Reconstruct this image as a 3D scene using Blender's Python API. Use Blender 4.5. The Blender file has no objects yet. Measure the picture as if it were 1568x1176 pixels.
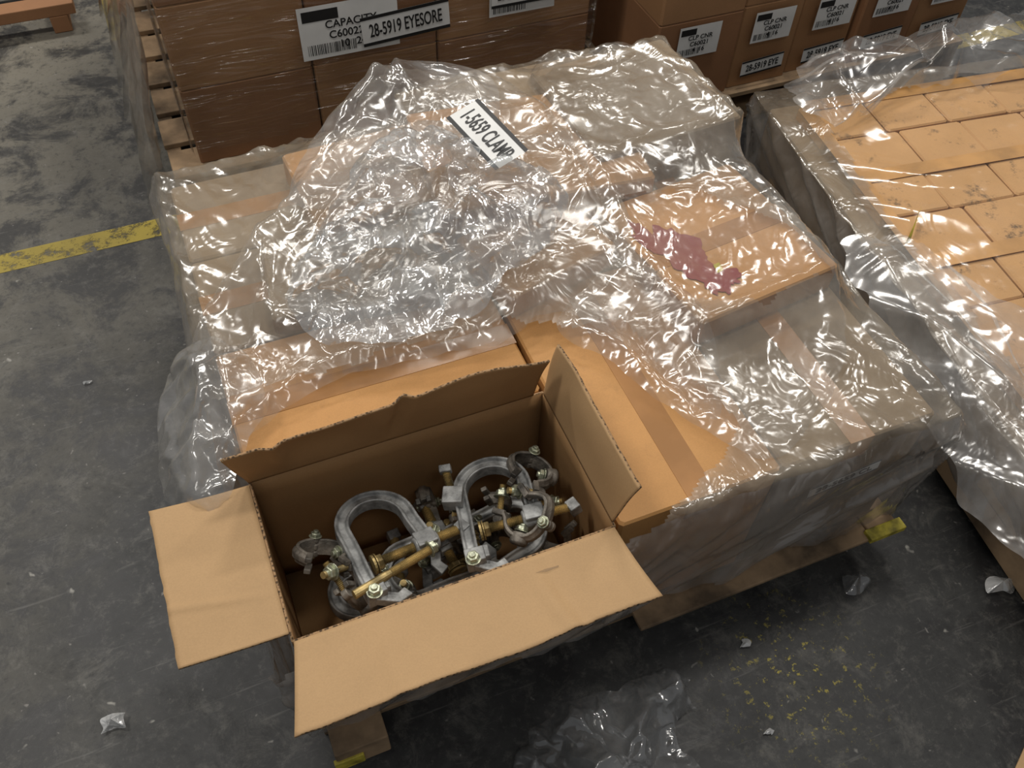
import bpy, bmesh, numpy as np, math, random
from mathutils import Vector, Matrix, Euler
from mathutils.geometry import delaunay_2d_cdt
random.seed(7); rng=np.random.RandomState(11)
H=.477
COL=bpy.context.collection
# ------------------------------------------------------------------ helpers
def empty(name,loc=(0,0,0),rot=(0,0,0)):
    o=bpy.data.objects.new(name,None);o.empty_display_size=.05;COL.objects.link(o);o.location=loc;o.rotation_euler=rot;return o
def mesh(name,V,Fc,mats,parent=None,smooth=True,loc=None,rot=None,midx=None):
    me=bpy.data.meshes.new(name)
    me.from_pydata([tuple(map(float,v)) for v in V],[],[tuple(map(int,f)) for f in Fc]);me.update()
    o=bpy.data.objects.new(name,me);COL.objects.link(o)
    for m in (mats if isinstance(mats,(list,tuple)) else [mats]): me.materials.append(m)
    if midx is not None: me.polygons.foreach_set('material_index',midx)
    me.polygons.foreach_set('use_smooth',[smooth]*len(me.polygons))
    if parent: o.parent=parent
    if loc is not None:o.location=loc
    if rot is not None:o.rotation_euler=rot
    return o
class Geo:
    def __init__(s): s.V=[];s.F=[];s.M=[]
    def add(s,V,Fc,M=None,m=0):
        if M is not None: V=[M@Vector(v) for v in V]
        k=len(s.V);s.V+= [tuple(v) for v in V];s.F+=[tuple(i+k for i in f) for f in Fc];s.M+=[m]*len(Fc)
    def obj(s,name,mats,parent=None,smooth=True,bevel=0,**k):
        o=mesh(name,s.V,s.F,mats,parent,smooth,midx=s.M,**k)
        if bevel:
            b=o.modifiers.new('b','BEVEL');b.width=bevel;b.segments=2;b.limit_method='ANGLE';b.angle_limit=.7
        return o
def cubeVF(x0,x1,y0,y1,z0,z1):
    V=[(x0,y0,z0),(x1,y0,z0),(x1,y1,z0),(x0,y1,z0),(x0,y0,z1),(x1,y0,z1),(x1,y1,z1),(x0,y1,z1)]
    return V,[(0,3,2,1),(4,5,6,7),(0,1,5,4),(1,2,6,5),(2,3,7,6),(3,0,4,7)]
def lathe(prof,n=16,cap=True):
    V=[];Fc=[]
    for (z,r) in prof:
        for i in range(n):
            a=2*math.pi*i/n;V.append((r*math.cos(a),r*math.sin(a),z))
    for j in range(len(prof)-1):
        for i in range(n):
            k=(i+1)%n;Fc.append((j*n+i,j*n+k,(j+1)*n+k,(j+1)*n+i))
    if cap:
        Fc.append(tuple(range(n))[::-1]);Fc.append(tuple((len(prof)-1)*n+i for i in range(n)))
    return V,Fc
def taper_sweep(path,prof,s0=1,s1=1,up=(0,0,1)):
    P=[Vector(p) for p in path];up=Vector(up);V=[];Fc=[];m=len(prof);n=len(P)
    for i,p in enumerate(P):
        t=(P[min(i+1,n-1)]-P[max(i-1,0)]).normalized();s=t.cross(up).normalized();b=s.cross(t);k=s0+(s1-s0)*i/(n-1)
        for a,c in prof: V.append(p+s*a*k+b*c*k)
    for i in range(n-1):
        for j in range(m):
            k=(j+1)%m;Fc.append((i*m+j,i*m+k,(i+1)*m+k,(i+1)*m+j))
    Fc.append(tuple(range(m))[::-1]);Fc.append(tuple((n-1)*m+j for j in range(m)));return V,Fc
sweep=taper_sweep
def align(p0,p1):
    p0=Vector(p0);p1=Vector(p1);d=p1-p0
    return Matrix.Translation(p0)@d.to_track_quat('Z','Y').to_matrix().to_4x4(),d.length
TB=rng.rand(256,256)*2-1
def vn(x,y,seed=0):
    x=np.asarray(x,float)+seed*17.31;y=np.asarray(y,float)+seed*7.77
    xi=np.floor(x).astype(int);yi=np.floor(y).astype(int);fx=x-xi;fy=y-yi
    fx=fx*fx*(3-2*fx);fy=fy*fy*(3-2*fy)
    g=lambda a,b:TB[a&255,b&255]
    return (g(xi,yi)*(1-fx)+g(xi+1,yi)*fx)*(1-fy)+(g(xi,yi+1)*(1-fx)+g(xi+1,yi+1)*fx)*fy
def ridge(x,y,seed=0): return 1-np.abs(vn(x,y,seed))*2
def sridge(x,y,seed=0,e=.12): return 1-2*np.sqrt(vn(x,y,seed)**2+e*e)
def facet(x,y,seed=0):
    c,s=math.cos(seed*1.7),math.sin(seed*1.7)
    x,y=x*c-y*s+seed*3.3,x*s+y*c+seed*9.1
    xi=np.floor(x).astype(int);yi=np.floor(y).astype(int);fx=x-xi;fy=y-yi
    g=lambda a,b:TB[a&255,b&255]
    v00=g(xi,yi);v10=g(xi+1,yi);v01=g(xi,yi+1);v11=g(xi+1,yi+1)
    return np.where(fx>fy,v00+(v10-v00)*fx+(v11-v10)*fy,v00+(v01-v00)*fy+(v11-v01)*fx)
def crumple(x,y,seed=0,hi=1.0):
    wx=x+.45*vn(x*.9,y*.9,seed+5);wy=y+.45*vn(x*.9,y*.9,seed+9)
    h=facet(wx*1.1,wy*1.1,seed)+.5*hi*facet(wx*2.3,wy*2.3,seed+2)+.2*hi*facet(wx*4.9,wy*4.9,seed+4)
    return .5+h/3.0
# ------------------------------------------------------------------ materials
def newmat(n):
    m=bpy.data.materials.new(n);m.use_nodes=True;nt=m.node_tree;nt.nodes.clear()
    out=nt.nodes.new('ShaderNodeOutputMaterial');return m,nt,out
def N(nt,t,**k):
    n=nt.nodes.new(t)
    for a,b in k.items():
        if a in n.inputs.keys(): n.inputs[a].default_value=b
        else: setattr(n,a,b)
    return n
def ramp(nt,src,stops):
    r=nt.nodes.new('ShaderNodeValToRGB');e=r.color_ramp.elements
    while len(e)<len(stops): e.new(.5)
    for i,(p,c) in enumerate(stops):
        e[i].position=p;e[i].color=(c,c,c,1) if isinstance(c,(int,float)) else (*c,1)
    nt.links.new(src,r.inputs[0]);return r.outputs[0]
def mixc(nt,f,a,b,mode='MIX'):
    m=nt.nodes.new('ShaderNodeMix');m.data_type='RGBA';m.blend_type=mode
    for s,v in ((m.inputs[0],f),(m.inputs[6],a),(m.inputs[7],b)):
        if hasattr(v,'is_linked'): nt.links.new(v,s)
        else: s.default_value=v if isinstance(v,(int,float)) else (*v,1)
    return m.outputs[2]
def coord(nt,scale=(1,1,1),rot=(0,0,0),kind='Object'):
    t=nt.nodes.new('ShaderNodeTexCoord');m=nt.nodes.new('ShaderNodeMapping');m.inputs['Scale'].default_value=scale;m.inputs['Rotation'].default_value=rot
    nt.links.new(t.outputs[kind],m.inputs[0]);return m.outputs[0]
def noise(nt,vec,scale,detail=4,rough=.55,dist=0):
    n=N(nt,'ShaderNodeTexNoise');n.inputs['Scale'].default_value=scale;n.inputs['Detail'].default_value=detail;n.inputs['Roughness'].default_value=rough;n.inputs['Distortion'].default_value=dist
    nt.links.new(vec,n.inputs['Vector']);return n.outputs['Fac']
def bump(nt,h,st,dist=.01):
    b=nt.nodes.new('ShaderNodeBump');b.inputs['Strength'].default_value=st;b.inputs['Distance'].default_value=dist;nt.links.new(h,b.inputs['Height']);return b.outputs[0]
def solid(name,col,rough=.6,metal=0,var=.15,scale=20,bst=.1,spec=.5,dark=None,sc3=(1,1,1)):
    m,nt,out=newmat(name);p=nt.nodes.new('ShaderNodeBsdfPrincipled')
    v=coord(nt,sc3);f=noise(nt,v,scale,5)
    c2=dark or tuple(c*(1-var*2) for c in col);c1=tuple(min(1,c*(1+var)) for c in col)
    nt.links.new(ramp(nt,f,[(.35,c2),(.62,c1)]),p.inputs['Base Color'])
    p.inputs['Roughness'].default_value=rough;p.inputs['Metallic'].default_value=metal;p.inputs['Specular IOR Level'].default_value=spec
    nt.links.new(bump(nt,noise(nt,v,scale*6,3),bst,.002),p.inputs['Normal'])
    nt.links.new(p.outputs[0],out.inputs[0]);return m
def cardboard(name,col,stain=.25,rough=.7,dirt=0,dlo=.56,dhi=.74):
    m,nt,out=newmat(name);p=nt.nodes.new('ShaderNodeBsdfPrincipled')
    v=coord(nt);f=noise(nt,v,5,5,.6);fib=noise(nt,coord(nt,(60,60,60)),6,2)
    a=ramp(nt,f,[(.3,tuple(c*(1-stain) for c in col)),(.65,col)])
    b=mixc(nt,.12,a,ramp(nt,fib,[(.3,tuple(c*.6 for c in col)),(.7,tuple(min(1,c*1.25) for c in col))]))
    if dirt:
        d=noise(nt,v,9,9,.8);b=mixc(nt,ramp(nt,d,[(dlo,0.0),(dhi,dirt)]),b,(.08,.06,.04))
    nt.links.new(b,p.inputs['Base Color']);p.inputs['Roughness'].default_value=rough
    p.inputs['Specular IOR Level'].default_value=.3
    s=noise(nt,coord(nt,(8,8,1)),3,3)
    nt.links.new(bump(nt,s,.25,.004),p.inputs['Normal'])
    nt.links.new(p.outputs[0],out.inputs[0]);return m
def flute(name,col):
    m,nt,out=newmat(name);p=nt.nodes.new('ShaderNodeBsdfPrincipled')
    w=N(nt,'ShaderNodeTexVoronoi');w.inputs['Scale'].default_value=190;nt.links.new(coord(nt),w.inputs['Vector'])
    nt.links.new(ramp(nt,w.outputs['Distance'],[(.3,tuple(c*.2 for c in col)),(.6,col)]),p.inputs['Base Color']);p.inputs['Roughness'].default_value=.9
    nt.links.new(p.outputs[0],out.inputs[0]);return m
def film(name,opac=.12,tint=(.75,.72,.68),gloss=.10,rough=.10,scale=(1,1,1),ns=14,bst=.5,rot=(0,0,0),fmul=.8,dist=.012,det=3):
    m,nt,out=newmat(name)
    v=coord(nt,scale,rot);n1=noise(nt,v,ns,det,.5,1.0)
    ma=N(nt,'ShaderNodeMath',operation='SUBTRACT');nt.links.new(n1,ma.inputs[0]);ma.inputs[1].default_value=.5
    ab=N(nt,'ShaderNodeMath',operation='ABSOLUTE');nt.links.new(ma.outputs[0],ab.inputs[0])
    nb=bump(nt,ab.outputs[0],bst,dist*2.5)
    tr=N(nt,'ShaderNodeBsdfTransparent');tr.inputs[0].default_value=(.97,.97,.965,1)
    di=N(nt,'ShaderNodeBsdfDiffuse');di.inputs[0].default_value=(*tint,1);nt.links.new(nb,di.inputs['Normal'])
    gl=N(nt,'ShaderNodeBsdfGlossy');gl.inputs['Roughness'].default_value=rough;gl.inputs[0].default_value=(1,1,1,1);nt.links.new(nb,gl.inputs['Normal'])
    m1=N(nt,'ShaderNodeMixShader')
    cl=noise(nt,coord(nt),5,5,.65)
    nt.links.new(ramp(nt,cl,[(.35,opac*.4),(.68,min(1,opac*1.6))]),m1.inputs[0])
    nt.links.new(tr.outputs[0],m1.inputs[1]);nt.links.new(di.outputs[0],m1.inputs[2])
    # Schlick reflectance, same on both sides of the thin film
    lw=N(nt,'ShaderNodeLayerWeight');lw.inputs[0].default_value=.5;nt.links.new(nb,lw.inputs['Normal'])
    pw=N(nt,'ShaderNodeMath',operation='POWER');nt.links.new(lw.outputs['Facing'],pw.inputs[0]);pw.inputs[1].default_value=4
    fm=N(nt,'ShaderNodeMath',operation='MULTIPLY_ADD',use_clamp=True);nt.links.new(pw.outputs[0],fm.inputs[0]);fm.inputs[1].default_value=fmul;fm.inputs[2].default_value=gloss
    m2=N(nt,'ShaderNodeMixShader');nt.links.new(fm.outputs[0],m2.inputs[0]);nt.links.new(m1.outputs[0],m2.inputs[1]);nt.links.new(gl.outputs[0],m2.inputs[2])
    nt.links.new(m2.outputs[0],out.inputs[0]);return m
KR=(.47,.30,.15)
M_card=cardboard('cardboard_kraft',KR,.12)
M_card_shade=cardboard('cardboard_inner_shaded',(.37,.215,.095),.2)  # darker kraft: shade inside the open box put into the colour
M_orange=cardboard('cardboard_orange',(.53,.275,.095),.2,.6,.25)
M_tile=cardboard('cardboard_tile',(.62,.355,.15),.2,.6,.85,.57,.66)
M_tan=cardboard('cardboard_dusty',(.31,.225,.14),.35,.8,.4)
M_brown=cardboard('cardboard_brown',(.29,.145,.07),.2)
M_brown2=cardboard('cardboard_brown_light',(.37,.20,.095),.2)
M_flute=flute('corrugated_edge',(.36,.22,.11))
M_tape=solid('packing_tape',(.38,.19,.07),.22,0,.08,8,.1)
M_tape2=solid('orange_tape',(.56,.30,.10),.3,0,.12,8,.1)
M_wood=solid('pallet_wood',(.28,.19,.11),.8,0,.35,7,.4)
M_yellow=solid('yellow_paint',(.50,.42,.05),.6,0,.3,30,.1)
M_red=solid('red_print',(.17,.003,.004),.5,0,.25,9,.1,dark=(.26,.06,.03),sc3=(2.5,1,1))
M_white=solid('label_white',(.72,.72,.70),.45,0,.04,10,.02)
M_black=solid('label_black',(.015,.015,.015),.5,0,.1,10,.02)
M_steel=solid('cast_steel',(.31,.315,.31),.55,.4,.3,35,.4)
M_iron=solid('brown_forged_steel',(.165,.148,.125),.55,.35,.4,28,.6)
M_brass=solid('yellow_zinc',(.42,.315,.135),.45,.6,.3,30,.2)
M_zinc=solid('bright_zinc_nut',(.42,.44,.33),.36,.7,.3,60,.1)
F_main=film('stretch_wrap_dusty',.30,(.40,.335,.25),.08,.19,(1,1,1),8,.4)
F_side=film('stretch_wrap_side',.36,(.37,.34,.31),.13,.22,(1.2,1.2,.5),8,.5,(0,.5,.3))
F_loose=film('loose_clear_film',.10,(.64,.59,.52),.09,.18,(1,1,1),5,.25)
F_tent=film('tented_clear_film',.15,(.70,.68,.65),.10,.18,(1,1,1),5,.25)
F_clear=film('thin_clear_film',.02,(.7,.7,.68),.05,.13,(1,1,1),4,.3,fmul=.4)
F_clump=film('crumpled_clear_film',.20,(.78,.81,.82),.24,.16,(1,1,1),12,.3)
F_debris=film('discarded_film',.13,(.60,.62,.64),.13,.15,(1,1,1),8,.25)
F_bg=film('carton_stretch_wrap',.02,(.6,.5,.42),.045,.13,(.25,.25,3),10,.9,fmul=.5)
# ------------------------------------------------------------------ camera
pitch,yaw,roll,Fp=.909,.427,.05,1411.1
f=Vector((math.sin(yaw)*math.cos(pitch),math.cos(yaw)*math.cos(pitch),-math.sin(pitch)))
r0=Vector((math.cos(yaw),-math.sin(yaw),0));u0=r0.cross(f)
c,s=math.cos(roll),math.sin(roll);r=r0*c+u0*s;u=-r0*s+u0*c
cam=bpy.data.objects.new('camera',bpy.data.cameras.new('camera'));COL.objects.link(cam)
Mx=Matrix((r,u,-f)).transposed().to_4x4();Mx.translation=Vector((.07,-.594,1.79));cam.matrix_world=Mx
cam.data.sensor_width=36;cam.data.lens=36*Fp/1600;cam.data.clip_start=.01
bpy.context.scene.camera=cam
# ------------------------------------------------------------------ floor
def floor_mat():
    m,nt,out=newmat('scuffed_concrete');p=nt.nodes.new('ShaderNodeBsdfPrincipled')
    v=coord(nt);big=noise(nt,v,1.6,8,.65,.4);med=noise(nt,v,5,12,.75,.4);fine=noise(nt,v,45,8,.8);med2=noise(nt,v,11,10,.8,.5)
    base=ramp(nt,big,[(.3,(.015,.016,.017)),(.7,(.042,.042,.040))])
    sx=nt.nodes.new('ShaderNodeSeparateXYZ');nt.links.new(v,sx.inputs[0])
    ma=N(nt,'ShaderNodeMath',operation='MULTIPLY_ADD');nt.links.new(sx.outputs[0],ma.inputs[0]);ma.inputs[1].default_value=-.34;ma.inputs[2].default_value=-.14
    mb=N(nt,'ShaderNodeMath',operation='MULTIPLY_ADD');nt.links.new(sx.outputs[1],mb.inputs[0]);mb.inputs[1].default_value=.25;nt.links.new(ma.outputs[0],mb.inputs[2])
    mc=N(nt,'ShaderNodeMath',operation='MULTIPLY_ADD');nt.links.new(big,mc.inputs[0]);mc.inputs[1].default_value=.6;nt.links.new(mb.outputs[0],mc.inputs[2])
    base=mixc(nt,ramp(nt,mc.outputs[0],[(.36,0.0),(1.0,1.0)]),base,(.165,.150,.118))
    base=mixc(nt,ramp(nt,med,[(.44,.85),(.53,0.0)]),base,(.013,.013,.014))
    base=mixc(nt,ramp(nt,med2,[(.52,0.0),(.64,.42)]),base,(.145,.138,.122))
    base=mixc(nt,ramp(nt,fine,[(.54,0.0),(.68,.38)]),base,(.17,.162,.145))
    base=mixc(nt,ramp(nt,fine,[(.36,.6),(.46,0.0)]),base,(.010,.010,.011))
    for sc_,th,cc in ((9,.05,(.32,.31,.28)),(23,.07,(.20,.19,.175)),(14,.05,(.01,.01,.01))):
        vo=N(nt,'ShaderNodeTexVoronoi');vo.inputs['Scale'].default_value=sc_
        vv=nt.nodes.new('ShaderNodeVectorMath');vv.operation='ADD';nn=N(nt,'ShaderNodeTexNoise');nn.inputs['Scale'].default_value=30;nt.links.new(v,nn.inputs['Vector'])
        vs=nt.nodes.new('ShaderNodeVectorMath');vs.operation='SCALE';vs.inputs[3].default_value=.05;nt.links.new(nn.outputs['Color'],vs.inputs[0])
        nt.links.new(v,vv.inputs[0]);nt.links.new(vs.outputs[0],vv.inputs[1]);nt.links.new(vv.outputs[0],vo.inputs['Vector'])
        base=mixc(nt,ramp(nt,vo.outputs['Distance'],[(th*.5,.8),(th*1.3,0.0)]),base,cc)
    d=nt.nodes.new('ShaderNodeVectorMath');d.operation='DISTANCE';nt.links.new(v,d.inputs[0]);d.inputs[1].default_value=(.90,-.22,0)
    fl=noise(nt,v,50,6,.75);mm=N(nt,'ShaderNodeMath',operation='MULTIPLY');nt.links.new(ramp(nt,d.outputs['Value'],[(.03,.9),(.22,0.0)]),mm.inputs[0]);nt.links.new(ramp(nt,fl,[(.58,0.0),(.62,1.0)]),mm.inputs[1])
    base=mixc(nt,mm.outputs[0],base,(.40,.33,.04))
    sc=noise(nt,coord(nt,(1.5,22,1),(0,0,.9)),3,5,.65,.5);base=mixc(nt,ramp(nt,sc,[(.62,0.0),(.70,.4)]),base,(.15,.145,.135))
    nt.links.new(base,p.inputs['Base Color'])
    nt.links.new(ramp(nt,med,[(.3,.38),(.7,.7)]),p.inputs['Roughness'])
    nt.links.new(bump(nt,med,.25,.004),p.inputs['Normal']);nt.links.new(p.outputs[0],out.inputs[0]);return m
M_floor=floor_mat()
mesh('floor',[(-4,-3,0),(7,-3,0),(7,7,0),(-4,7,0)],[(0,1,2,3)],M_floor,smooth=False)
def worn_yellow():
    m,nt,out=newmat('worn_yellow_line');p=nt.nodes.new('ShaderNodeBsdfPrincipled');p.inputs['Roughness'].default_value=.6
    v=coord(nt);n=noise(nt,v,14,9,.8);t=N(nt,'ShaderNodeBsdfTransparent');mx=N(nt,'ShaderNodeMixShader')
    nt.links.new(ramp(nt,n,[(.40,0.0),(.50,.9)]),mx.inputs[0]);nt.links.new(t.outputs[0],mx.inputs[1]);nt.links.new(p.outputs[0],mx.inputs[2])
    nt.links.new(mixc(nt,noise(nt,v,5,4),(.46,.35,.035),(.22,.17,.05)),p.inputs['Base Color'])
    nt.links.new(mx.outputs[0],out.inputs[0]);return m
M_wy=worn_yellow()
g=Geo()
g.add([(-4,1.515,.001),(6,1.53,.001),(6,1.605,.001),(-4,1.59,.001)],[(0,1,2,3)])
g.add([(-.085,2.57,.001),(0,2.57,.001),(0,6.9,.001),(-.085,6.9,.001)],[(0,1,2,3)])
g.obj('floor_line_yellow',M_wy,smooth=False)
# ------------------------------------------------------------------ pallets & boxes
def pallet(parent,x0,x1,y0,y1,h=.12,name='wooden_pallet'):
    g=Geo();rr=random.Random(3)
    n=7;bw=(y1-y0)/n
    for i in range(n):
        a=y0+i*bw; j=rr.uniform(-.006,.012)
        g.add(*cubeVF(x0-j,x1+j,a,a+bw*.78,h-.016,h))
        if i%3==0: g.add(*cubeVF(x0,x1,a+.012,a+bw*.78,0.002,.018))
    for k in range(3):
        xa=x0+(x1-x0-.04)*k/2
        g.add(*cubeVF(xa,xa+.04,y0+.01,y1,.018,h-.016))
    return g.obj(name,[M_wood],parent,False,.002)
def carton(g,x0,x1,y0,y1,z0,z1,rot=0,m=0,mt=1,tape=True,axis='x'):
    cx,cy=(x0+x1)/2,(y0+y1)/2
    M=Matrix.Translation((cx,cy,0))@Matrix.Rotation(rot,4,'Z')
    a,b=(x1-x0)/2,(y1-y0)/2
    c=.006;o=[(-a+c,-b),(a-c,-b),(a,-b+c),(a,b-c),(a-c,b),(-a+c,b),(-a,b-c),(-a,-b+c)]
    V=[(x,y,z0) for x,y in o]+[(x,y,z1-.004) for x,y in o]+[(x*(1-.004/a),y*(1-.004/b),z1) for x,y in o]
    Fc=[tuple(range(8))[::-1],tuple(range(16,24))]+[(i,(i+1)%8,8+(i+1)%8,8+i) for i in range(8)]+[(8+i,8+(i+1)%8,16+(i+1)%8,16+i) for i in range(8)]
    g.add(V,Fc,M,m)
    if tape:
        t=.026
        if axis=='x': g.add(*cubeVF(-a-.001,a+.001,-t,t,z1-.06,z1+.0008),M,mt)
        else: g.add(*cubeVF(-t,t,-b-.001,b+.001,z1-.06,z1+.0008),M,mt)
main=empty('shrink_wrapped_box_pallet')
pallet(main,-.01,1.21,.0,1.13)
g=Geo()
g.add(*cubeVF(1.17,1.24,-.055,.05,.096,.112));g.add(*cubeVF(1.17,1.24,.05,.16,.05,.112))
g.add(*cubeVF(.62,1.17,-.055,.02,.094,.106));g.add(*cubeVF(0,.10,-.065,.01,.02,.10))
g.obj('pallet_front_boards',[M_wood],main,False,.003)
g=Geo();g.add(*cubeVF(1.16,1.25,-.062,-.035,.10,.116));g.add(*cubeVF(-.005,.05,-.07,-.06,.03,.07));g.obj('pallet_yellow_marks',[M_yellow],main,False,.002)
base=[(0,.54,.31,.60,'x'),(0,.54,.605,.86,'x'),(0,.54,.865,1.11,'x'),(.55,.865,0,.545,'y'),(.87,1.20,0,.545,'y'),(.55,.865,.55,1.11,'y'),(.87,1.20,.55,1.11,'y')]
g=Geo()
for i,(a,b,c_,d,ax) in enumerate(base): carton(g,a,b,c_,d,.122,H-.004,0,0 if i in(0,3) else 2,1,True,ax)
g.obj('base_cartons',[M_orange,M_tape,M_tan],main,False)
upper=[(1.01,.50,.34,.36,.535,.12,0),(.74,.86,.46,.34,.575,-.10,0),(1.03,.93,.36,.34,.59,.06,2),(.42,.93,.34,.26,.54,.05,0),(.30,.70,.34,.22,.515,-.12,2),(.66,.62,.26,.20,.53,.25,0),(.78,1.07,.5,.16,.565,.0,2)]
g=Geo()
for (cx,cy,w,d,zt,rt,m) in upper: carton(g,cx-w/2,cx+w/2,cy-d/2,cy+d/2,H-.004,zt,rt,m,1,m==0,'x')
g.obj('top_cartons',[M_orange,M_tape,M_tan],main,False)
g=Geo()
def blob(cx,cy,rx,ry,ph,z):
    n=60;pts=[]
    for i in range(n):
        a=2*math.pi*i/n;rr=1+.22*math.sin(3*a+ph)+.12*math.sin(7*a+ph)+.09*math.sin(13*a)+.05*math.sin(23*a)
        pts.append((cx+rx*rr*math.cos(a)-ry*.3*math.sin(a),cy+ry*rr*math.sin(a),z))
    g.add(pts,[tuple(range(n))])
blob(.910,.490,.046,.100,1,.5372);blob(.950,.400,.038,.042,2,.5374)
g.obj('red_print_patch',[M_red],main,False)
g=Geo();g.add([(.955,.405,.539),(.970,.408,.539),(.973,.430,.539),(.958,.428,.539)],[(0,1,2,3)]);g.obj('yellow_print_mark',[M_yellow],main,False)
# ------------------------------------------------------------------ draped film
def boxfield(X,Y,items,z0):
    h=np.full(X.shape,z0)
    for (cx,cy,w,d,zt,rt,m) in items:
        a=(X-cx)*math.cos(rt)+(Y-cy)*math.sin(rt);b=-(X-cx)*math.sin(rt)+(Y-cy)*math.cos(rt)
        h=np.where((abs(a)<w/2+.004)&(abs(b)<d/2+.004),zt,h)
    return h
def relax(B,it=260):
    h=B.copy()
    for k in range(it):
        a=h.copy();a[1:-1,1:-1]=(h[:-2,1:-1]+h[2:,1:-1]+h[1:-1,:-2]+h[1:-1,2:])/4
        a[0]=B[0];a[-1]=B[-1];a[:,0]=B[:,0];a[:,-1]=B[:,-1]
        h=np.maximum(a,B)
    return h
RX0,RX1,RY0,RY1=-.015,1.23,-.015,1.15
gx=np.arange(RX0,RX1+1e-6,.0075);gy=np.arange(RY0,RY1+1e-6,.0075)
GX,GY=np.meshgrid(gx,gy,indexing='ij')
BASE=relax(boxfield(GX,GY,upper,H))
def samp(x,y):
    fx=np.clip((np.asarray(x)-RX0)/.0075,0,len(gx)-1.001);fy=np.clip((np.asarray(y)-RY0)/.0075,0,len(gy)-1.001)
    i=fx.astype(int);j=fy.astype(int);a=fx-i;b=fy-j
    return (BASE[i,j]*(1-a)+BASE[i+1,j]*a)*(1-b)+(BASE[i,j+1]*(1-a)+BASE[i+1,j+1]*a)*b
def inpoly(x,y,P):
    ins=np.zeros(x.shape,bool);n=len(P);j=n-1
    for i in range(n):
        xi,yi=P[i];xj,yj=P[j]
        c=((yi>y)!=(yj>y))&(x<(xj-xi)*(y-yi)/(yj-yi+1e-12)+xi);ins^=c;j=i
    return ins
def drape(name,rect,zfun,drop,step,mats,parent,holes=(),wr=None,flare=.035,taper=.06,sideamp=.012,seed=0):
    x0,x1,y0,y1=rect
    X,Y=np.meshgrid(np.arange(x0-drop,x1+drop,step),np.arange(y0-drop,y1+drop,step),indexing='ij')
    cx=np.clip(X,x0,x1);cy=np.clip(Y,y0,y1);ox=X-cx;oy=Y-cy;d=np.hypot(ox,oy);nx=np.where(d>0,ox/np.maximum(d,1e-9),0);ny=np.where(d>0,oy/np.maximum(d,1e-9),0)
    out=flare*(1-np.exp(-d/.04))-taper*np.clip(d/drop,0,1)
    tang=cx*np.abs(ny)+cy*np.abs(nx)+np.arctan2(ny,nx)*.05
    sw=sideamp*(.9*sridge(tang*6+d*10,d*3,seed+3)+.6*facet(tang*15+d*18,d*5,seed+4)+.3*facet(tang*32+d*30,d*10,seed+5))*np.clip(d/.05,0,1)
    z=zfun(cx,cy)
    w=wr(X,Y) if wr is not None else 0*X
    zz=z-np.clip(d-.012,0,None)*.98+w*np.exp(-d/.05)
    px=cx+nx*(out+sw);py=cy+ny*(out+sw)
    V=np.stack([px,py,zz],-1).reshape(-1,3)
    ni,nj=X.shape;idx=np.arange(ni*nj).reshape(ni,nj)
    q=np.stack([idx[:-1,:-1],idx[1:,:-1],idx[1:,1:],idx[:-1,1:]],-1)
    dc=d[:-1,:-1];xc=X[:-1,:-1];yc=Y[:-1,:-1]
    keep=dc<drop*(.97+.03*vn(xc*12,yc*12,2))
    for hole in holes:
        jx=.012*vn(xc*25,yc*25,4);jy=.012*vn(xc*25,yc*25,6)
        keep&=~inpoly(xc+jx,yc+jy,hole)
    mi=(dc>.02)[keep].astype(int)
    q=q[keep]
    return mesh(name,V,q,mats,parent,True,midx=mi.reshape(-1))
def wr_main(X,Y):
    a=X*.82-Y*.57;b=X*.57+Y*.82
    edge=np.clip(1-np.minimum(np.minimum(X-RX0,RX1-X),np.minimum(Y-RY0,RY1-Y))/.22,0,1)
    w=.008*sridge(a*2.5+1.5*vn(X*3,Y*3,1),b*11,2)+.005*facet(a*3+vn(X*5,Y*5,4),b*22,3)+.010*crumple(X*4,Y*4,1,.7)
    w+=edge*(.010*ridge(X*12+Y*3,Y*12+X*7,8)+.007*facet(X*34,Y*34+X*20,5))
    return np.clip(w+.004,.003,None)
holes=[[(-.08,-.045),(.60,-.045),(.66,-.012),(.83,.09),(.80,.2),(.74,.38),(.5,.46),(.05,.48),(-.08,.48)],
 [(.85,.36),(1.0,.30),(1.17,.33),(1.16,.45),(1.04,.62),(.86,.64),(.82,.5)]]
drape('stretch_wrap',(RX0,RX1,RY0,RY1),samp,.40,.0065,[F_main,F_side],main,holes,wr_main,.03,.03,.016)
def catmull(P,n):
    P=np.array(P,float);m=len(P);out=[]
    t=np.linspace(0,m,n,endpoint=False)
    for q in t:
        i=int(q);a=q-i;p0,p1,p2,p3=P[(i-1)%m],P[i%m],P[(i+1)%m],P[(i+2)%m]
        out.append(.5*((2*p1)+(-p0+p2)*a+(2*p0-5*p1+4*p2-p3)*a*a+(-p0+3*p1-3*p2+p3)*a**3))
    return np.array(out)
def base2(X,Y): return samp(X,Y)+.018-np.clip(-np.asarray(X),0,None)*.7
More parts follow.
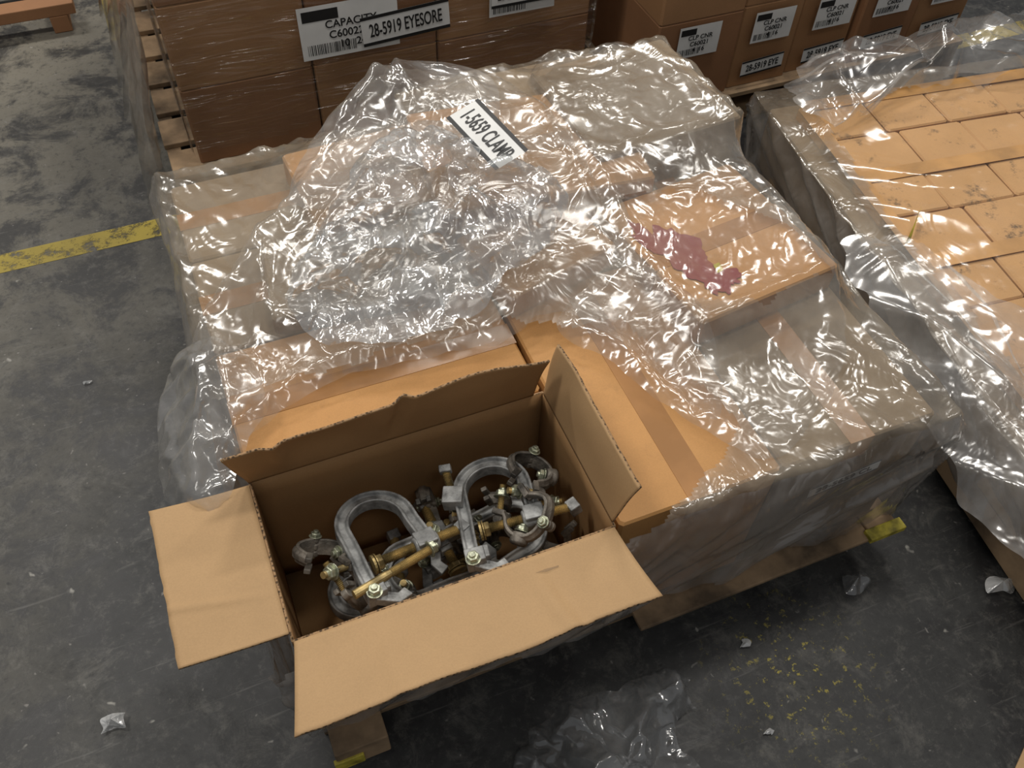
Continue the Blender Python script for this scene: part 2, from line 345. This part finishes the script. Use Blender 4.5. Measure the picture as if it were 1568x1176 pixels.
# --- cloth-simulated loose plastic sheets
SIMS=[]
def collider(V,Fc):
    o=mesh('tmp_collider',V,Fc,M_wood);o.modifiers.new('c','COLLISION');o.collision.thickness_outer=.004;o.collision.thickness_inner=.05;o.collision.cloth_friction=20
    return o
def sheet(name,P,zf,sp,growth,mat,parent,seed=0,jit=.25,dome=.02,noise_a=.012,nf=3.5,bend=.02,jag=.006,dirs=(),post=None):
    per=catmull(P,len(P)*40);L=np.linalg.norm(np.roll(per,-1,0)-per,axis=1);cum=np.concatenate([[0],np.cumsum(L)]);n=int(cum[-1]/sp)
    tt=np.linspace(0,cum[-1],n,endpoint=False);k=np.clip(np.searchsorted(cum,tt,side='right')-1,0,len(per)-1)
    B=per[k]+(np.roll(per,-1,0)[k]-per[k])*((tt-cum[k])/L[k])[:,None]
    B=B+np.stack([vn(tt*30,0*tt+.5,seed),vn(tt*34,0*tt+1.5,seed)],-1)*jag
    x0,y0=B.min(0);x1,y1=B.max(0);rs=np.random.RandomState(seed+1)
    X,Y=np.meshgrid(np.arange(x0,x1,sp),np.arange(y0,y1,sp*.866),indexing='ij');X=X+(np.arange(X.shape[1])%2)[None,:]*sp/2
    X=X+rs.uniform(-jit,jit,X.shape)*sp;Y=Y+rs.uniform(-jit,jit,Y.shape)*sp
    X=X.ravel();Y=Y.ravel();ins=inpoly(X,Y,[tuple(b) for b in B]);X=X[ins];Y=Y[ins]
    dm=np.min(np.hypot(X[:,None]-B[None,:,0],Y[:,None]-B[None,:,1]),axis=1);kk=dm>sp*.55;X=X[kk];Y=Y[kk]
    pts=[Vector((float(a),float(b))) for a,b in B]+[Vector((float(a),float(b))) for a,b in zip(X,Y)]
    nb=len(B)
    vs,es,fs,ov,oe,of=delaunay_2d_cdt(pts,[],[list(range(nb))],1,1e-6)
    vx=np.array([v.x for v in vs]);vy=np.array([v.y for v in vs])
    db=np.min(np.hypot(vx[:,None]-B[None,:,0],vy[:,None]-B[None,:,1]),axis=1)
    z=zf(vx,vy)+dome*np.clip(db/.12,0,1)+noise_a*(1+vn(vx*nf*3,vy*nf*3,seed))*np.clip(db/.03,0,1)
    co=np.stack([vx,vy,z],-1)
    o=mesh(name,co,fs,mat,None)
    vg=o.vertex_groups.new(name='pin');vg.add([int(i) for i in np.nonzero(db<1e-4)[0]],1,'REPLACE')
    cm=o.modifiers.new('cloth','CLOTH');s=cm.settings
    if dirs:
        o.shape_key_add(name='Basis');sk=o.shape_key_add(name='rest')
        rc=co.copy();rc[:,2]=zf(vx,vy)
        for (dx,dy,kx) in dirs:
            q=math.hypot(dx,dy);dx/=q;dy/=q;pr=rc[:,0]*dx+rc[:,1]*dy
            rc[:,0]+=dx*pr*kx;rc[:,1]+=dy*pr*kx
        sk.data.foreach_set('co',rc.ravel());s.rest_shape_key=sk
    s.quality=6;s.mass=.08;s.air_damping=4;s.tension_stiffness=10;s.compression_stiffness=10;s.shear_stiffness=5;s.bending_stiffness=bend
    s.tension_damping=8;s.compression_damping=8;s.shear_damping=8;s.bending_damping=.5
    s.shrink_min=-growth;s.shrink_max=-growth
    s.vertex_group_mass='pin'
    cm.collision_settings.distance_min=.004;cm.collision_settings.collision_quality=2;cm.collision_settings.use_self_collision=False
    cm.point_cache.frame_start=1;cm.point_cache.frame_end=60
    SIMS.append((o,parent,mat,name,post));return o
gxs=gx[::2];gys=gy[::2];ni,nj=len(gxs),len(gys)
idx=np.arange(ni*nj).reshape(ni,nj)
CB=collider(np.stack([GX[::2,::2],GY[::2,::2],BASE[::2,::2]+.012],-1).reshape(-1,3),np.stack([idx[:-1,:-1],idx[1:,:-1],idx[1:,1:],idx[:-1,1:]],-1).reshape(-1,4))
CF=collider([(-1,-1,.0),(3,-1,.0),(3,.0,.0),(-1,.0,.0)],[(0,1,2,3)])
PB=[(-.09,.56),(-.10,.42),(-.065,.31),(.0,.36),(.08,.41),(.20,.44),(.33,.43),(.49,.41),(.60,.44),(.68,.40),(.735,.30),(.76,.20),(.80,.12),(.85,.20),(.87,.30),(.85,.42),(.80,.55),(.82,.85),(.75,1.08),(.62,1.14),(.50,1.15),(.40,1.04),(.30,.94),(.12,.82),(.0,.68)]
def tentz(x,y):
    z=0
    for (px,py,hh,rr) in ((.475,1.09,.10,.075),(.66,1.0,.045,.10),(.36,.93,.035,.08)): z=z+hh*np.exp(-np.hypot(x-px,y-py)/rr)
    return z
def mound(x,y): return .065*np.exp(-((x-.42)**2+(y-.68)**2)/.045)+tentz(x,y)*.9
sheet('loose_film_sheet',PB,base2,.011,.06,F_loose,main,3,dome=.03,bend=.3,dirs=((1,.15,.16),(.2,1,.05)),post=mound)
PC=[(.15,.60),(.20,.50),(.30,.455),(.43,.45),(.56,.50),(.68,.57),(.73,.66),(.64,.73),(.52,.82),(.43,.86),(.32,.79),(.22,.70)]
sheet('crumpled_film_bunch',PC,lambda X,Y:base2(X,Y)+.03,.0085,.32,F_clump,main,9,dome=.06,noise_a=.015,nf=8,bend=.05,jag=.012,post=mound)
PD=[(.62,.42),(.68,.30),(.76,.12),(.85,.01),(.96,.06),(1.08,.14),(1.17,.30),(1.19,.6),(1.17,.95),(1.05,1.12),(.85,1.10),(.80,.85),(.80,.55)]
sheet('folded_film_layer',PD,base2,.011,.03,F_loose,main,12,dome=.01,noise_a=.01,bend=.35,dirs=((.5,.86,.15),))
PT=[(.22,.84),(.30,.76),(.42,.78),(.53,.80),(.62,.84),(.70,.92),(.72,1.05),(.64,1.14),(.50,1.17),(.42,1.13),(.34,1.03),(.27,.94)]
sheet('tented_film_fold',PT,lambda X,Y:base2(X,Y)+.01,.011,.03,F_tent,main,21,dome=.02,noise_a=.01,bend=.8,dirs=((1,-.3,.24),),post=lambda x,y:mound(x,y)+.012)
PH=[(-.10,.60),(-.14,.50),(-.145,.38),(-.11,.27),(-.05,.27),(.02,.36),(.07,.44),(.05,.55),(-.02,.62)]
sheet('hanging_film_flap',PH,lambda X,Y:base2(X,Y)+.01,.010,.20,F_tent,main,25,dome=.05,noise_a=.012,nf=6,bend=.3)
PE=[(.22,-.30),(.30,-.18),(.42,-.11),(.52,-.11),(.64,-.13),(.69,-.18),(.62,-.25),(.60,-.42),(.35,-.45)]
sheet('discarded_plastic_film',PE,lambda X,Y:X*0+.012,.009,.28,F_debris,None,7,dome=.06,noise_a=.02,nf=6,bend=.15,jag=.015)
sc=bpy.context.scene;sc.frame_start=1;sc.frame_end=60
for fr in range(1,37): sc.frame_set(fr)
dg=bpy.context.evaluated_depsgraph_get()
for (o,parent,mat,name,post) in SIMS:
    me=bpy.data.meshes.new_from_object(o.evaluated_get(dg))
    bpy.data.objects.remove(o,do_unlink=True)
    n=bpy.data.objects.new(name,me);COL.objects.link(n);n.name=name
    co=np.zeros(len(me.vertices)*3);me.vertices.foreach_get('co',co);co=np.nan_to_num(co.reshape(-1,3))
    if post: co[:,2]+=post(co[:,0],co[:,1])
    co[:,2]=np.maximum(co[:,2],.003)
    me.vertices.foreach_set('co',co.ravel());me.polygons.foreach_set('use_smooth',[True]*len(me.polygons));me.update()
    sb=n.modifiers.new('s','SUBSURF');sb.levels=1;sb.render_levels=1
    if parent: n.parent=parent
for o in (CB,CF): bpy.data.objects.remove(o,do_unlink=True)
sc.frame_set(1)
def polar(name,c,P,zf,df,ns,nt_,mat,parent=None,jag=.006,seed=0,loc=None):
    B=catmull(P,nt_);t=np.arange(nt_)
    env=np.minimum(1,np.minimum(t,nt_-t)/8.)
    B=B+np.stack([jag*vn(t*.13,t*0+.5,seed)*env,jag*vn(t*.17,t*0+1.5,seed)*env],-1)
    s=np.linspace(0,1,ns)
    X=c[0]+(B[None,:,0]-c[0])*s[:,None];Y=c[1]+(B[None,:,1]-c[1])*s[:,None]
    S_=np.repeat(s[:,None],nt_,1);T=np.arctan2(Y-c[1],X-c[0]);T[0]=0
    Z=zf(X,Y)+df(X,Y,S_,T)
    V=np.stack([X,Y,Z],-1).reshape(-1,3);idx=np.arange(ns*nt_).reshape(ns,nt_);r2=np.roll(idx,-1,1)
    q=np.stack([idx[:-1],idx[1:],r2[1:],r2[:-1]],-1).reshape(-1,4)
    return mesh(name,V,q,mat,parent,True,loc=loc)
def text(s,size,mat,parent,M,name='label_text',wide=1):
    cu=bpy.data.curves.new(name,'FONT');cu.body=s;cu.size=size;cu.align_x='CENTER';cu.align_y='CENTER';cu.extrude=.0003;cu.offset=size*.012
    o=bpy.data.objects.new(name,cu);COL.objects.link(o);cu.materials.append(mat);o.parent=parent
    o.matrix_world=M@Matrix.Diagonal((wide,1,1,1));return o
def frame(o,xd,up):
    x=Vector(xd).normalized();z=x.cross(Vector(up)).normalized();y=z.cross(x)
    m=Matrix((x,y,z)).transposed().to_4x4();m.translation=Vector(o);return m
def biglabel(o,xd,up,w,h,s,parent,name='big_label'):
    M=frame(o,xd,up);g=Geo()
    for part,(a,b,m,e) in enumerate([(-h/2,h/2,0,0),(-h/2,-h/2+h*.11,1,.0006),(h/2-h*.11,h/2,1,.0006)]):
        g.add([(-w/2,a,e),(w/2,a,e),(w/2,b,e),(-w/2,b,e)],[(0,1,2,3)],M,m)
    g.obj(name,[M_white,M_black],parent,False)
    text(s,h*.62,M_black,parent,M@Matrix.Translation((0,-h*.02,.0009)),wide=w*.92/(len(s)*h*.62*.56))
def smalllabel(o,xd,up,w,h,parent,lines):
    M=frame(o,xd,up);g=Geo();g.add(*[[(-w/2,-h/2,0),(w/2,-h/2,0),(w/2,h/2,0),(-w/2,h/2,0)],[(0,1,2,3)]],M,0)
    rr=random.Random(int(o[0]*100))
    g.add([(-w*.46,h*.22,.0006),(-w*.1,h*.22,.0006),(-w*.1,h*.42,.0006),(-w*.46,h*.42,.0006)],[(0,1,2,3)],M,1)
    x=-w*.44
    while x<w*.05:
        b=rr.uniform(.001,.003);g.add([(x,-h*.42,.0006),(x+b,-h*.42,.0006),(x+b,-h*.22,.0006),(x,-h*.22,.0006)],[(0,1,2,3)],M,1);x+=b+rr.uniform(.001,.004)
    g.obj('carton_label',[M_white,M_black],parent,False)
    for i,l in enumerate(lines):
        text(l,h*.2,M_black,parent,M@Matrix.Translation((w*.02,h*(.12-.2*i),.0008)))
biglabel((.605,.758,.708),(.045,-.17,-.022),(.10,.02,.02),.165,.078,'1-5659 CLAMP',main)
biglabel((1.00,-.030,.405),(1,.0,.12),(-.1,0,1),.15,.035,'28-5659 CL',main,'side_label')
# ------------------------------------------------------------------ open box
ob=empty('open_cardboard_box')
BX,BY=.54,.300;Z0=.125
T=.004
g=Geo()
def wall(p0,p1,z0,z1,inner,n=16,seed=0):
    V=[];Fc=[];p0=Vector(p0);p1=Vector(p1);nrm=Vector(inner)
    for j in range(9):
        for i in range(n+1):
            t=i/n;w=j/8;b=.004*math.sin(math.pi*t)*math.sin(math.pi*w)*(1+.5*math.sin(5*t+seed))
            p=p0.lerp(p1,t);V.append((p.x-nrm.x*b,p.y-nrm.y*b,z0+(z1-z0)*w))
    for j in range(8):
        for i in range(n): a=j*(n+1)+i;Fc.append((a,a+1,a+n+2,a+n+1))
    return V,Fc
g.add(*wall((.002,.002),(BX,.002),Z0,H,(0,1)));g.add(*wall((BX,.002),(BX,BY),Z0,H,(-1,0),8))
g.add(*wall((BX,BY),(.002,BY),Z0,H,(0,-1)));g.add(*wall((.002,BY),(.002,.002),Z0,H,(1,0),8))
g.add([(.0,.0,Z0+.002),(BX,.0,Z0+.002),(BX,BY,Z0+.002),(0,BY,Z0+.002)],[(0,1,2,3)])
o=g.obj('box_walls',[M_card_shade,M_flute],ob,True)
md=o.modifiers.new('s','SOLIDIFY');md.thickness=T;md.offset=0;md.material_offset_rim=1
def flap(name,h0,h1,out,L,ang,e0=0,e1=0,bend=0,seed=0,wav=.003,creases=(),mat=None):
    h0=Vector(h0);h1=Vector(h1);out=Vector(out);W=(h1-h0).length;ax=(h1-h0).normalized();V=[];Fc=[];nu,nv=70,20
    for j in range(nv+1):
        w=j/nv
        P=Vector((0,0,0));k=40
        for q in range(int(k*w+.5)):
            a=ang+bend*(q/k);P+=(out*math.cos(a)+Vector((0,0,1))*math.sin(a))*(L/k)
        a=ang+bend*w;nr=(-out*math.sin(a)+Vector((0,0,1))*math.cos(a))
        for i in range(nu+1):
            t=i/nu;tt=t*(W+ (e0+e1)*w)-e0*w
            e=float(vn(t*4,w*1.5,seed))*wav*w*2
            for (ct,ca,cs) in creases: e+=ca*max(0,1-abs(t-ct-cs*w)/.035)*min(1,w*2)
            rag=float(vn(t*26,.3,seed+5))*.0010*(1 if j==nv else 0)
            V.append(h0+ax*tt+P+nr*e+out*math.cos(a)*rag+Vector((0,0,math.sin(a)*rag)))
    for j in range(nv):
        for i in range(nu): a=j*(nu+1)+i;Fc.append((a,a+1,a+nu+2,a+nu+1))
    o=mesh(name,V,Fc,[mat or M_card,M_flute],ob,True)
    md=o.modifiers.new('s','SOLIDIFY');md.thickness=T;md.offset=0;md.material_offset_rim=1;md.use_rim=True
    return o
R_=math.radians
flap('flap_left',(0,BY-.006,H),(0,.015,H),(-1,-.0,0),.162,R_(0),.004,-.004,R_(5),1,.003,[(.75,.003,-.1)])
flap('flap_front',(.004,0,H),(BX-.002,0,H),(0.03,-1,0),.143,R_(-2),.036,.008,R_(18),2,.004,[(.70,.005,.04),(.74,-.003,.04),(.25,.003,.02)])
flap('flap_back',(0,BY,H),(BX-.02,BY,H),(0,1,0),.135,R_(97),.025,.010,R_(10),3,.007,[(.48,-.012,.06),(.12,.008,.02)],M_card_shade)
flap('flap_right',(BX,BY-.004,H),(BX,.01,H),(1,0,0),.132,R_(84),.0,.022,R_(-6),4,.003,(),M_card)
# ------------------------------------------------------------------ clamps
IP=[(-.0125,-.012),(.0125,-.012),(.0125,.013),(.0080,.013),(.0055,.006),(-.0055,.006),(-.0080,.013),(-.0125,.013)]
def arc(cx,cy,r,a0,a1,n,z=0): return [(cx+r*math.cos(a0+(a1-a0)*i/n),cy+r*math.sin(a0+(a1-a0)*i/n),z) for i in range(n+1)]
def nut(g,p,d,r=.012,h=.011,m=0):
    d=Vector(d).normalized();M,_=align(p,Vector(p)+d)
    g.add(*lathe([(0,r*.9),(.0015,r),(h-.0015,r),(h,r*.9)],6),M,m)
    g.add(*lathe([(h-.0005,r*.56),(h+.004,r*.5)],12),M,m)
    g.add(*lathe([(-.002,r*1.25),(0,r*1.25)],18),M,m)
def screw(g,p0,p1,r=.0065,m=0,pitch=.0028,smooth_part=0.0):
    M,L=align(p0,p1);pr=[];z=0
    while z<L*smooth_part: pr.append((z,r));z+=.01
    while z<L: pr+=[(z,r*.80),(z+pitch*.5,r*1.04)];z+=pitch
    g.add(*lathe(pr,14),M,m)
def rbox(g,c,ax,s,m=0):
    M=Matrix.Translation(c)@Vector(ax).to_track_quat('X','Z').to_matrix().to_4x4()
    V,Fc=cubeVF(-s[0]/2,s[0]/2,-s[1]/2,s[1]/2,-s[2]/2,s[2]/2);g.add(V,Fc,M,m)
ARM=[(-.0035,-.017),(.003,-.017),(.004,-.012),(.0095,-.006),(.0095,.006),(.004,.012),(.003,.017),(-.0035,.017)]
def coupler(g,gz,gb,M0,openang=95):
    """forged tube coupler: saddle, hinged strap swung open, slotted ears, eye bolt and flange nut"""
    def A(vf,M=None,m=0): g.add(vf[0],vf[1],M0@(M if M is not None else Matrix.Identity(4)),m)
    A(taper_sweep([(-.040,.012,0)]+arc(0,.012,.034,R_(195),R_(345),14)+[(.038,.010,0)],ARM,.85,.85))
    A(lathe([(-.014,.013),(-.010,.016),(.004,.016),(.008,.012)],18),Matrix.Translation((0,-.028,0))@Matrix.Rotation(math.pi/2,4,'X'))
    nut(gz,M0@Vector((0,-.010,0)),M0.to_3x3()@Vector((0,1,0)),.0105,.008)
    hx,hy=.042,.010
    Mh=Matrix.Translation((hx,hy,0))@Matrix.Rotation(R_(180-openang),4,'Z')
    A(taper_sweep([(.004+.062*t,-.026*math.sin(math.pi*t)+.002,0) for t in [i/12 for i in range(13)]],ARM,1.0,.72),Mh)
    A(cubeVF(.060,.086,-.005,.006,-.014,-.0055),Mh);A(cubeVF(.060,.086,-.005,.006,.0055,.014),Mh)
    for zz in (-.013,0,.013): A(lathe([(-.005,.0095),(.005,.0095)],16),Matrix.Translation((hx,hy,zz)))
    V,Fc=lathe([(-.023,.0045),(.023,.0045)],12);gz.add(V,Fc,M0@Matrix.Translation((hx,hy,0)),0)
    nut(gz,M0@Vector((hx,hy,.018)),M0.to_3x3()@Vector((0,0,1)),.009,.006)
    A(cubeVF(-.060,-.036,.006,.016,-.015,-.006));A(cubeVF(-.060,-.036,.006,.016,.006,.015))
    screw(gb,M0@Vector((-.050,.004,0)),M0@Vector((-.062,.060,0)),.0058)
    nut(gz,M0@Vector((-.0575,.040,0)),(M0.to_3x3()@Vector((-.2,1,0))),.0118,.011)
    A(lathe([(-.006,.0095),(.006,.0095)],16),Matrix.Translation((-.050,.000,0)))
def clamp(name,loc,rot,hw=.052,coups=(),long=True,head=False):
    e=empty(name,loc,rot);g=Geo();gz=Geo();gb=Geo();gi=Geo()
    ly=-.10;ry=-.045
    path=[(-hw-.004,ly,0),(-hw-.003,ly*.6,0),(-hw-.001,ly*.3,0),(-hw,0,0)]+arc(0,.025,hw,math.pi,0,20)+[(hw,0,0),(hw+.002,ry*.6,0),(hw+.003,ry,0)]
    g.add(*sweep(path,IP))
    rbox(g,(hw,ry-.006,0),(1,0,0),(.036,.032,.036));g.add(*lathe([(-.022,.014),(-.018,.017),(.018,.017),(.022,.014)],20),Matrix.Translation((hw,ry-.008,0))@Matrix.Rotation(math.pi/2,4,'Y'))
    rbox(g,(-hw,ly-.006,0),(1,0,0),(.034,.028,.032))
    rbox(g,(-hw+.018,ly-.002,0),(1,0,0),(.014,.024,.024))
    g.add(*sweep([(-hw-.002,ly-.012,-.004),(-hw+.030,ly-.030,-.01),(-hw+.050,ly-.022,-.014)],[(-.010,-.008),(.010,-.008),(.010,.008),(-.010,.008)]))
    screw(gb,(-hw+.030,ry-.008,.002),(hw+.065,ry-.008,.002),.0088)
    rbox(g,(hw+.070,ry-.008,0),(1,.3,.2),(.020,.024,.024))
    nut(gb,(-hw+.026,ry-.008,0),(1,0,0),.014,.010)
    gb.add(*lathe([(0,.017),(.004,.017),(.006,.011)],18),Matrix.Translation((-hw+.018,ry-.008,0))@Matrix.Rotation(math.pi/2,4,'Y'))
    if long:
        screw(gb,(-hw-.035,ly-.004,.014),(-hw+.115,ly+.022,.014),.0078,0,.0028,.4)
        nut(gz,(-hw+.112,ly+.022,.014),(1,.15,0),.012,.010)
    if head:
        rbox(g,(-hw-.012,.020,.014),(.3,1,.1),(.034,.036,.030))
        screw(gb,(-hw-.012,.030,.018),(-hw-.014,.066,.034),.0075)
        rbox(g,(-hw-.014,.070,.036),(.1,1,.45),(.014,.022,.022))
    nut(gz,(-hw-.004,ly-.014,.016),(0,0,1),.011,.009)
    for cp in coups:
        M0=Matrix.Translation(cp[0])@Euler(cp[1]).to_matrix().to_4x4();coupler(gi,gz,gb,M0,cp[2] if len(cp)>2 else 50)
    g.obj('c_frame',[M_steel],e,True,.0025);gi.obj('half_couplers',[M_iron],e,True,.0015)
    gz.obj('nuts',[M_zinc],e,False,.001);gb.obj('threaded_screws',[M_brass],e,False)
    for o in e.children:
        if o.name.startswith(('c_frame','half')):
            o.modifiers.new('wn','WEIGHTED_NORMAL').keep_sharp=True
    return e
clamp('scaffold_beam_clamp',(.185,.165,.405),(R_(-10),R_(6),R_(7)),.058,
   [((-.086,.010,-.012),(R_(25),R_(15),R_(105)),40),((-.070,-.065,-.045),(R_(30),R_(50),R_(30)),60)])
clamp('scaffold_beam_clamp',(.390,.155,.405),(R_(-8),R_(-6),R_(-8)),.058,
   [((.088,.040,-.005),(R_(25),R_(10),R_(80)),30),((.035,-.068,.006),(R_(25),R_(-10),R_(-40)),40)],False,True)
clamp('scaffold_beam_clamp',(.245,.13,.300),(R_(8),R_(-6),R_(97)),.05,[((-.02,.06,.0),(R_(50),R_(20),R_(20)),60),((.07,-.05,.01),(R_(70),R_(20),R_(-20)),50)],False)
clamp('scaffold_beam_clamp',(.40,.14,.300),(R_(4),R_(6),R_(-80)),.05,[((-.05,-.02,.01),(R_(80),R_(20),R_(70)),50),((.02,.06,.0),(R_(30),R_(50),R_(-20)),50)],False)
clamp('scaffold_beam_clamp',(.15,.16,.22),(R_(3),R_(6),R_(80)),.045,[((-.03,-.02,.02),(R_(80),R_(20),R_(70)))],False)
clamp('scaffold_beam_clamp',(.38,.15,.22),(R_(3),R_(-6),R_(-80)),.045,[((-.03,-.02,.02),(R_(80),R_(20),R_(70)))],False)
# ------------------------------------------------------------------ background left stack
bl=empty('shrink_wrapped_box_pallet')
pallet(bl,0.0,1.30,1.60,2.7)
g=Geo();xs=[.08,.44,.80,1.28]
for k in range(4):
    z0=.122+k*.235
    for i in range(3):
        for j in range(3):
            carton(g,xs[i]+.002,xs[i+1]-.002,1.64+j*.33,1.64+j*.33+.325,z0,z0+.232,0,(i+k)%2,2,False,'y')
g.obj('cartons',[M_brown,M_brown2,M_tape],bl,False)
drape('stretch_wrap',(.075,1.285,1.635,2.63),lambda x,y:x*0+1.07,.96,.012,[F_bg,F_bg],bl,(),None,.006,.0,.005,5)
P=[];Fc=[];n=40
for i in range(n+1):
    for j in range(13):
        y=1.60+i*.03;w=j/12;z=.9-.88*w;P.append((.07-.13*w*(1+.25*math.sin(i*.9))-.01*math.sin(i*2.1+j),y,z))
for i in range(n):
    for j in range(12): a=i*13+j;Fc.append((a,a+1,a+14,a+13))
mesh('loose_film_skirt',P,Fc,F_loose,bl,True)
yl=1.620
smalllabel((.55,yl,.46),(1,0,.0),(0,0,1),.27,.15,bl,['CAPACITY','C6002232','10  24'])
biglabel((.705,yl-.004,.445),(1,0,.05),(-.05,0,1),.25,.085,'28-5919 EYESORE',bl)
smalllabel((1.05,yl,.46),(1,0,.0),(0,0,1),.2,.10,bl,['C6000050','X 20 Z'])
biglabel((1.06,yl-.004,.475),(1,0,.0),(0,0,1),.21,.075,'28-5919 EYESORE',bl)
# ------------------------------------------------------------------ background right stack
br=empty('shrink_wrapped_box_pallet')
pallet(br,1.38,2.62,1.42,2.5)
g=Geo();xs=[1.40,1.69,1.915,2.14,2.37,2.60]
for k in range(3):
    z0=.122+k*.275
    for i in range(5):
        for j in range(2):
            dz=.012*((i*7+k*3)%3)
            carton(g,xs[i]+.003,xs[i+1]-.003,1.44+dz+j*.5,1.44+j*.5+.49,z0,z0+.272,0,1 if (i+k)%3 else 0,2,False,'y')
g.obj('cartons',[M_brown,M_brown2,M_tape],br,False)
for i in range(5):
    xc=(xs[i]+xs[i+1])/2
    for k in range(2):
        smalllabel((xc-.005,1.432,.33+k*.275),(1,0,0),(0,0,1),.14,.10,br,['CLP CNR','C60021','4  16'])
        if i: biglabel((xc-.01,1.428,.20+k*.275),(1,0,0.06),(-.06,0,1),.15,.052,'28-5919 EYE',br)
# ------------------------------------------------------------------ right pallet
rp=empty('shrink_wrapped_box_pallet',(1.40,-.10,0),(0,0,R_(-6.5)))
pallet(rp,.06,1.25,-.45,1.2)
HR=.33
g=Geo()
carton(g,.05,1.2,-.45,1.22,.122,HR-.03,0,2,1,False)
rr=random.Random(5)
for j in range(9):
    xo=.13 if j%2 else .10
    y0=1.17-.155*(j+1)
    for i in range(6):
        w=.19;x0=xo+i*w
        carton(g,x0+.002,x0+w-.002,y0+.002,y0+.153,HR-.032,HR+rr.uniform(-.002,.003),rr.uniform(-.012,.012),3,1,False)
for k in range(4): g.add(*cubeVF(.12,1.2,1.17-.31*k-.028,1.17-.31*k+.016,HR+.0035,HR+.0045),None,1)
g.add(*cubeVF(.095,.135,-.2,1.15,HR+.0035,HR+.0042),None,1)
g.obj('cartons',[M_orange,M_tape2,M_tan,M_tile],rp,False)
def wr_r(X,Y): return .004+.012*crumple(X*5,Y*5,21,.7)+.012*np.clip(sridge(X*5+Y*3,Y*10,22),0,1)
drape('stretch_wrap',(.0,1.3,-.5,1.24),lambda x,y:x*0+HR,.30,.009,[F_main,F_side],rp,[[(.13,.0),(.10,.5),(.13,1.12),(.6,1.18),(1.5,1.18),(1.5,-.1),(.5,-.1)]],wr_r,.02,.09,.016,6)
PE=[(.05,1.10),(.12,1.02),(.30,1.10),(.50,1.13),(.8,1.12),(1.1,1.1),(1.2,1.25),(.9,1.38),(.6,1.36),(.3,1.34),(.12,1.25)]
polar('loose_film_bunch',(.6,1.22),PE,lambda X,Y:X*0+HR+.01,lambda X,Y,S_,T:.08*(1-S_**2)+.05*crumple(X*8,Y*8,33,.8)+.03*sridge(X*12,Y*6,7),60,360,F_tent,rp,.02,5)
PE=[(-.05,.62),(-.08,.2),(-.10,-.2),(.1,-.45),(.5,-.3),(.42,.02),(.28,.2),(.16,.42),(.08,.6)]
polar('loose_film_drape',(.12,.1),PE,lambda X,Y:X*0+HR+.012-np.clip(-X,0,None)*.8,lambda X,Y,S_,T:.035*crumple(X*7,Y*7,35,.8)+.02*sridge(X*9+Y*4,Y*4,7),80,420,F_tent,rp,.02,6)
PE=[(.10,.0),(.09,.5),(.12,1.10),(.6,1.14),(1.2,1.12),(1.24,.5),(1.2,-.2),(.6,-.25)]
polar('clear_top_film',(.6,.5),PE,lambda X,Y:X*0+HR+.008,lambda X,Y,S_,T:.014*crumple(X*6,Y*6,38,.8)+.012*np.clip(sridge(X*3+Y*6,Y*3-X*2,9),0,1),140,480,F_clear,rp,.01,6)
g=Geo();g.add([(.09,.60,HR+.005),(.15,.66,HR+.04),(.19,.70,HR+.03),(.17,.68,HR+.012),(.12,.62,HR+.01)],[(0,1,2,3,4)]);g.obj('yellow_tape_tag',[M_yellow],rp,False)
# ------------------------------------------------------------------ debris
def scrap(name,c,r,mat,seed,h=.02):
    rr=random.Random(seed);P=[(c[0]+r*rr.uniform(.5,1.2)*math.cos(a)*1.3,c[1]+r*rr.uniform(.4,1.1)*math.sin(a)) for a in [i*math.pi/4 for i in range(8)]]
    polar(name,c,P,lambda X,Y:X*0+.003,lambda X,Y,S_,T:h*(1-S_)+h*1.0*crumple(X*25,Y*25,seed),14,60,mat,None,.004,seed)
M_scrap=film('white_plastic_scrap',.6,(.75,.76,.76),.15,.2)
scrap('plastic_scrap',(-.375,.18),.025,M_scrap,1);scrap('plastic_scrap',(1.42,-.22),.028,M_scrap,2);scrap('plastic_scrap',(1.13,-.10),.035,F_debris,3,.03)
scrap('plastic_scrap',(.84,-.13),.010,M_scrap,5,.008);scrap('plastic_scrap',(-.33,1.05),.008,M_scrap,6,.005)
scrap('plastic_scrap',(.79,-.30),.008,M_scrap,9,.006)
g=Geo();g.add(*cubeVF(-.08,.08,-.05,.05,0,.005));g.obj('cardboard_scrap',[M_card],None,False,.001,loc=(1.25,-.56,.002),rot=(0,0,.5))
g=Geo();g.add(*cubeVF(-.9,-.17,2.68,2.75,.06,.1));g.add(*cubeVF(-.9,-.2,2.9,2.98,.06,.1));g.add(*cubeVF(-.26,-.2,2.68,3.4,0,.06));g.add(*cubeVF(-.86,-.8,2.68,3.4,0,.06));g.obj('wooden_skid',[M_brown],None,False,.003)
# ------------------------------------------------------------------ lights
def area(n,loc,sx,sy,e,rot=(0,0,0),col=(1,.955,.89)):
    l=bpy.data.lights.new(n,'AREA');l.shape='RECTANGLE';l.size=sx;l.size_y=sy;l.energy=e;l.color=col
    o=bpy.data.objects.new(n,l);COL.objects.link(o);o.location=loc;o.rotation_euler=rot
i=0
for (x,y,e) in [(-1.6,1.2,66),(1.5,.9,57),(-1.4,4.2,88),(1.8,4.0,104),(.2,-2.0,20),(4.5,2.5,57)]:
    area('ceiling_highbay_light_%d'%i,(x,y,4.6),1.1,.40,e);i+=1
w=bpy.data.worlds.new('world');bpy.context.scene.world=w;w.use_nodes=True
bg=w.node_tree.nodes['Background'];bg.inputs[0].default_value=(.95,.97,1,1);bg.inputs[1].default_value=.18
bpy.context.scene.view_settings.view_transform='Standard'
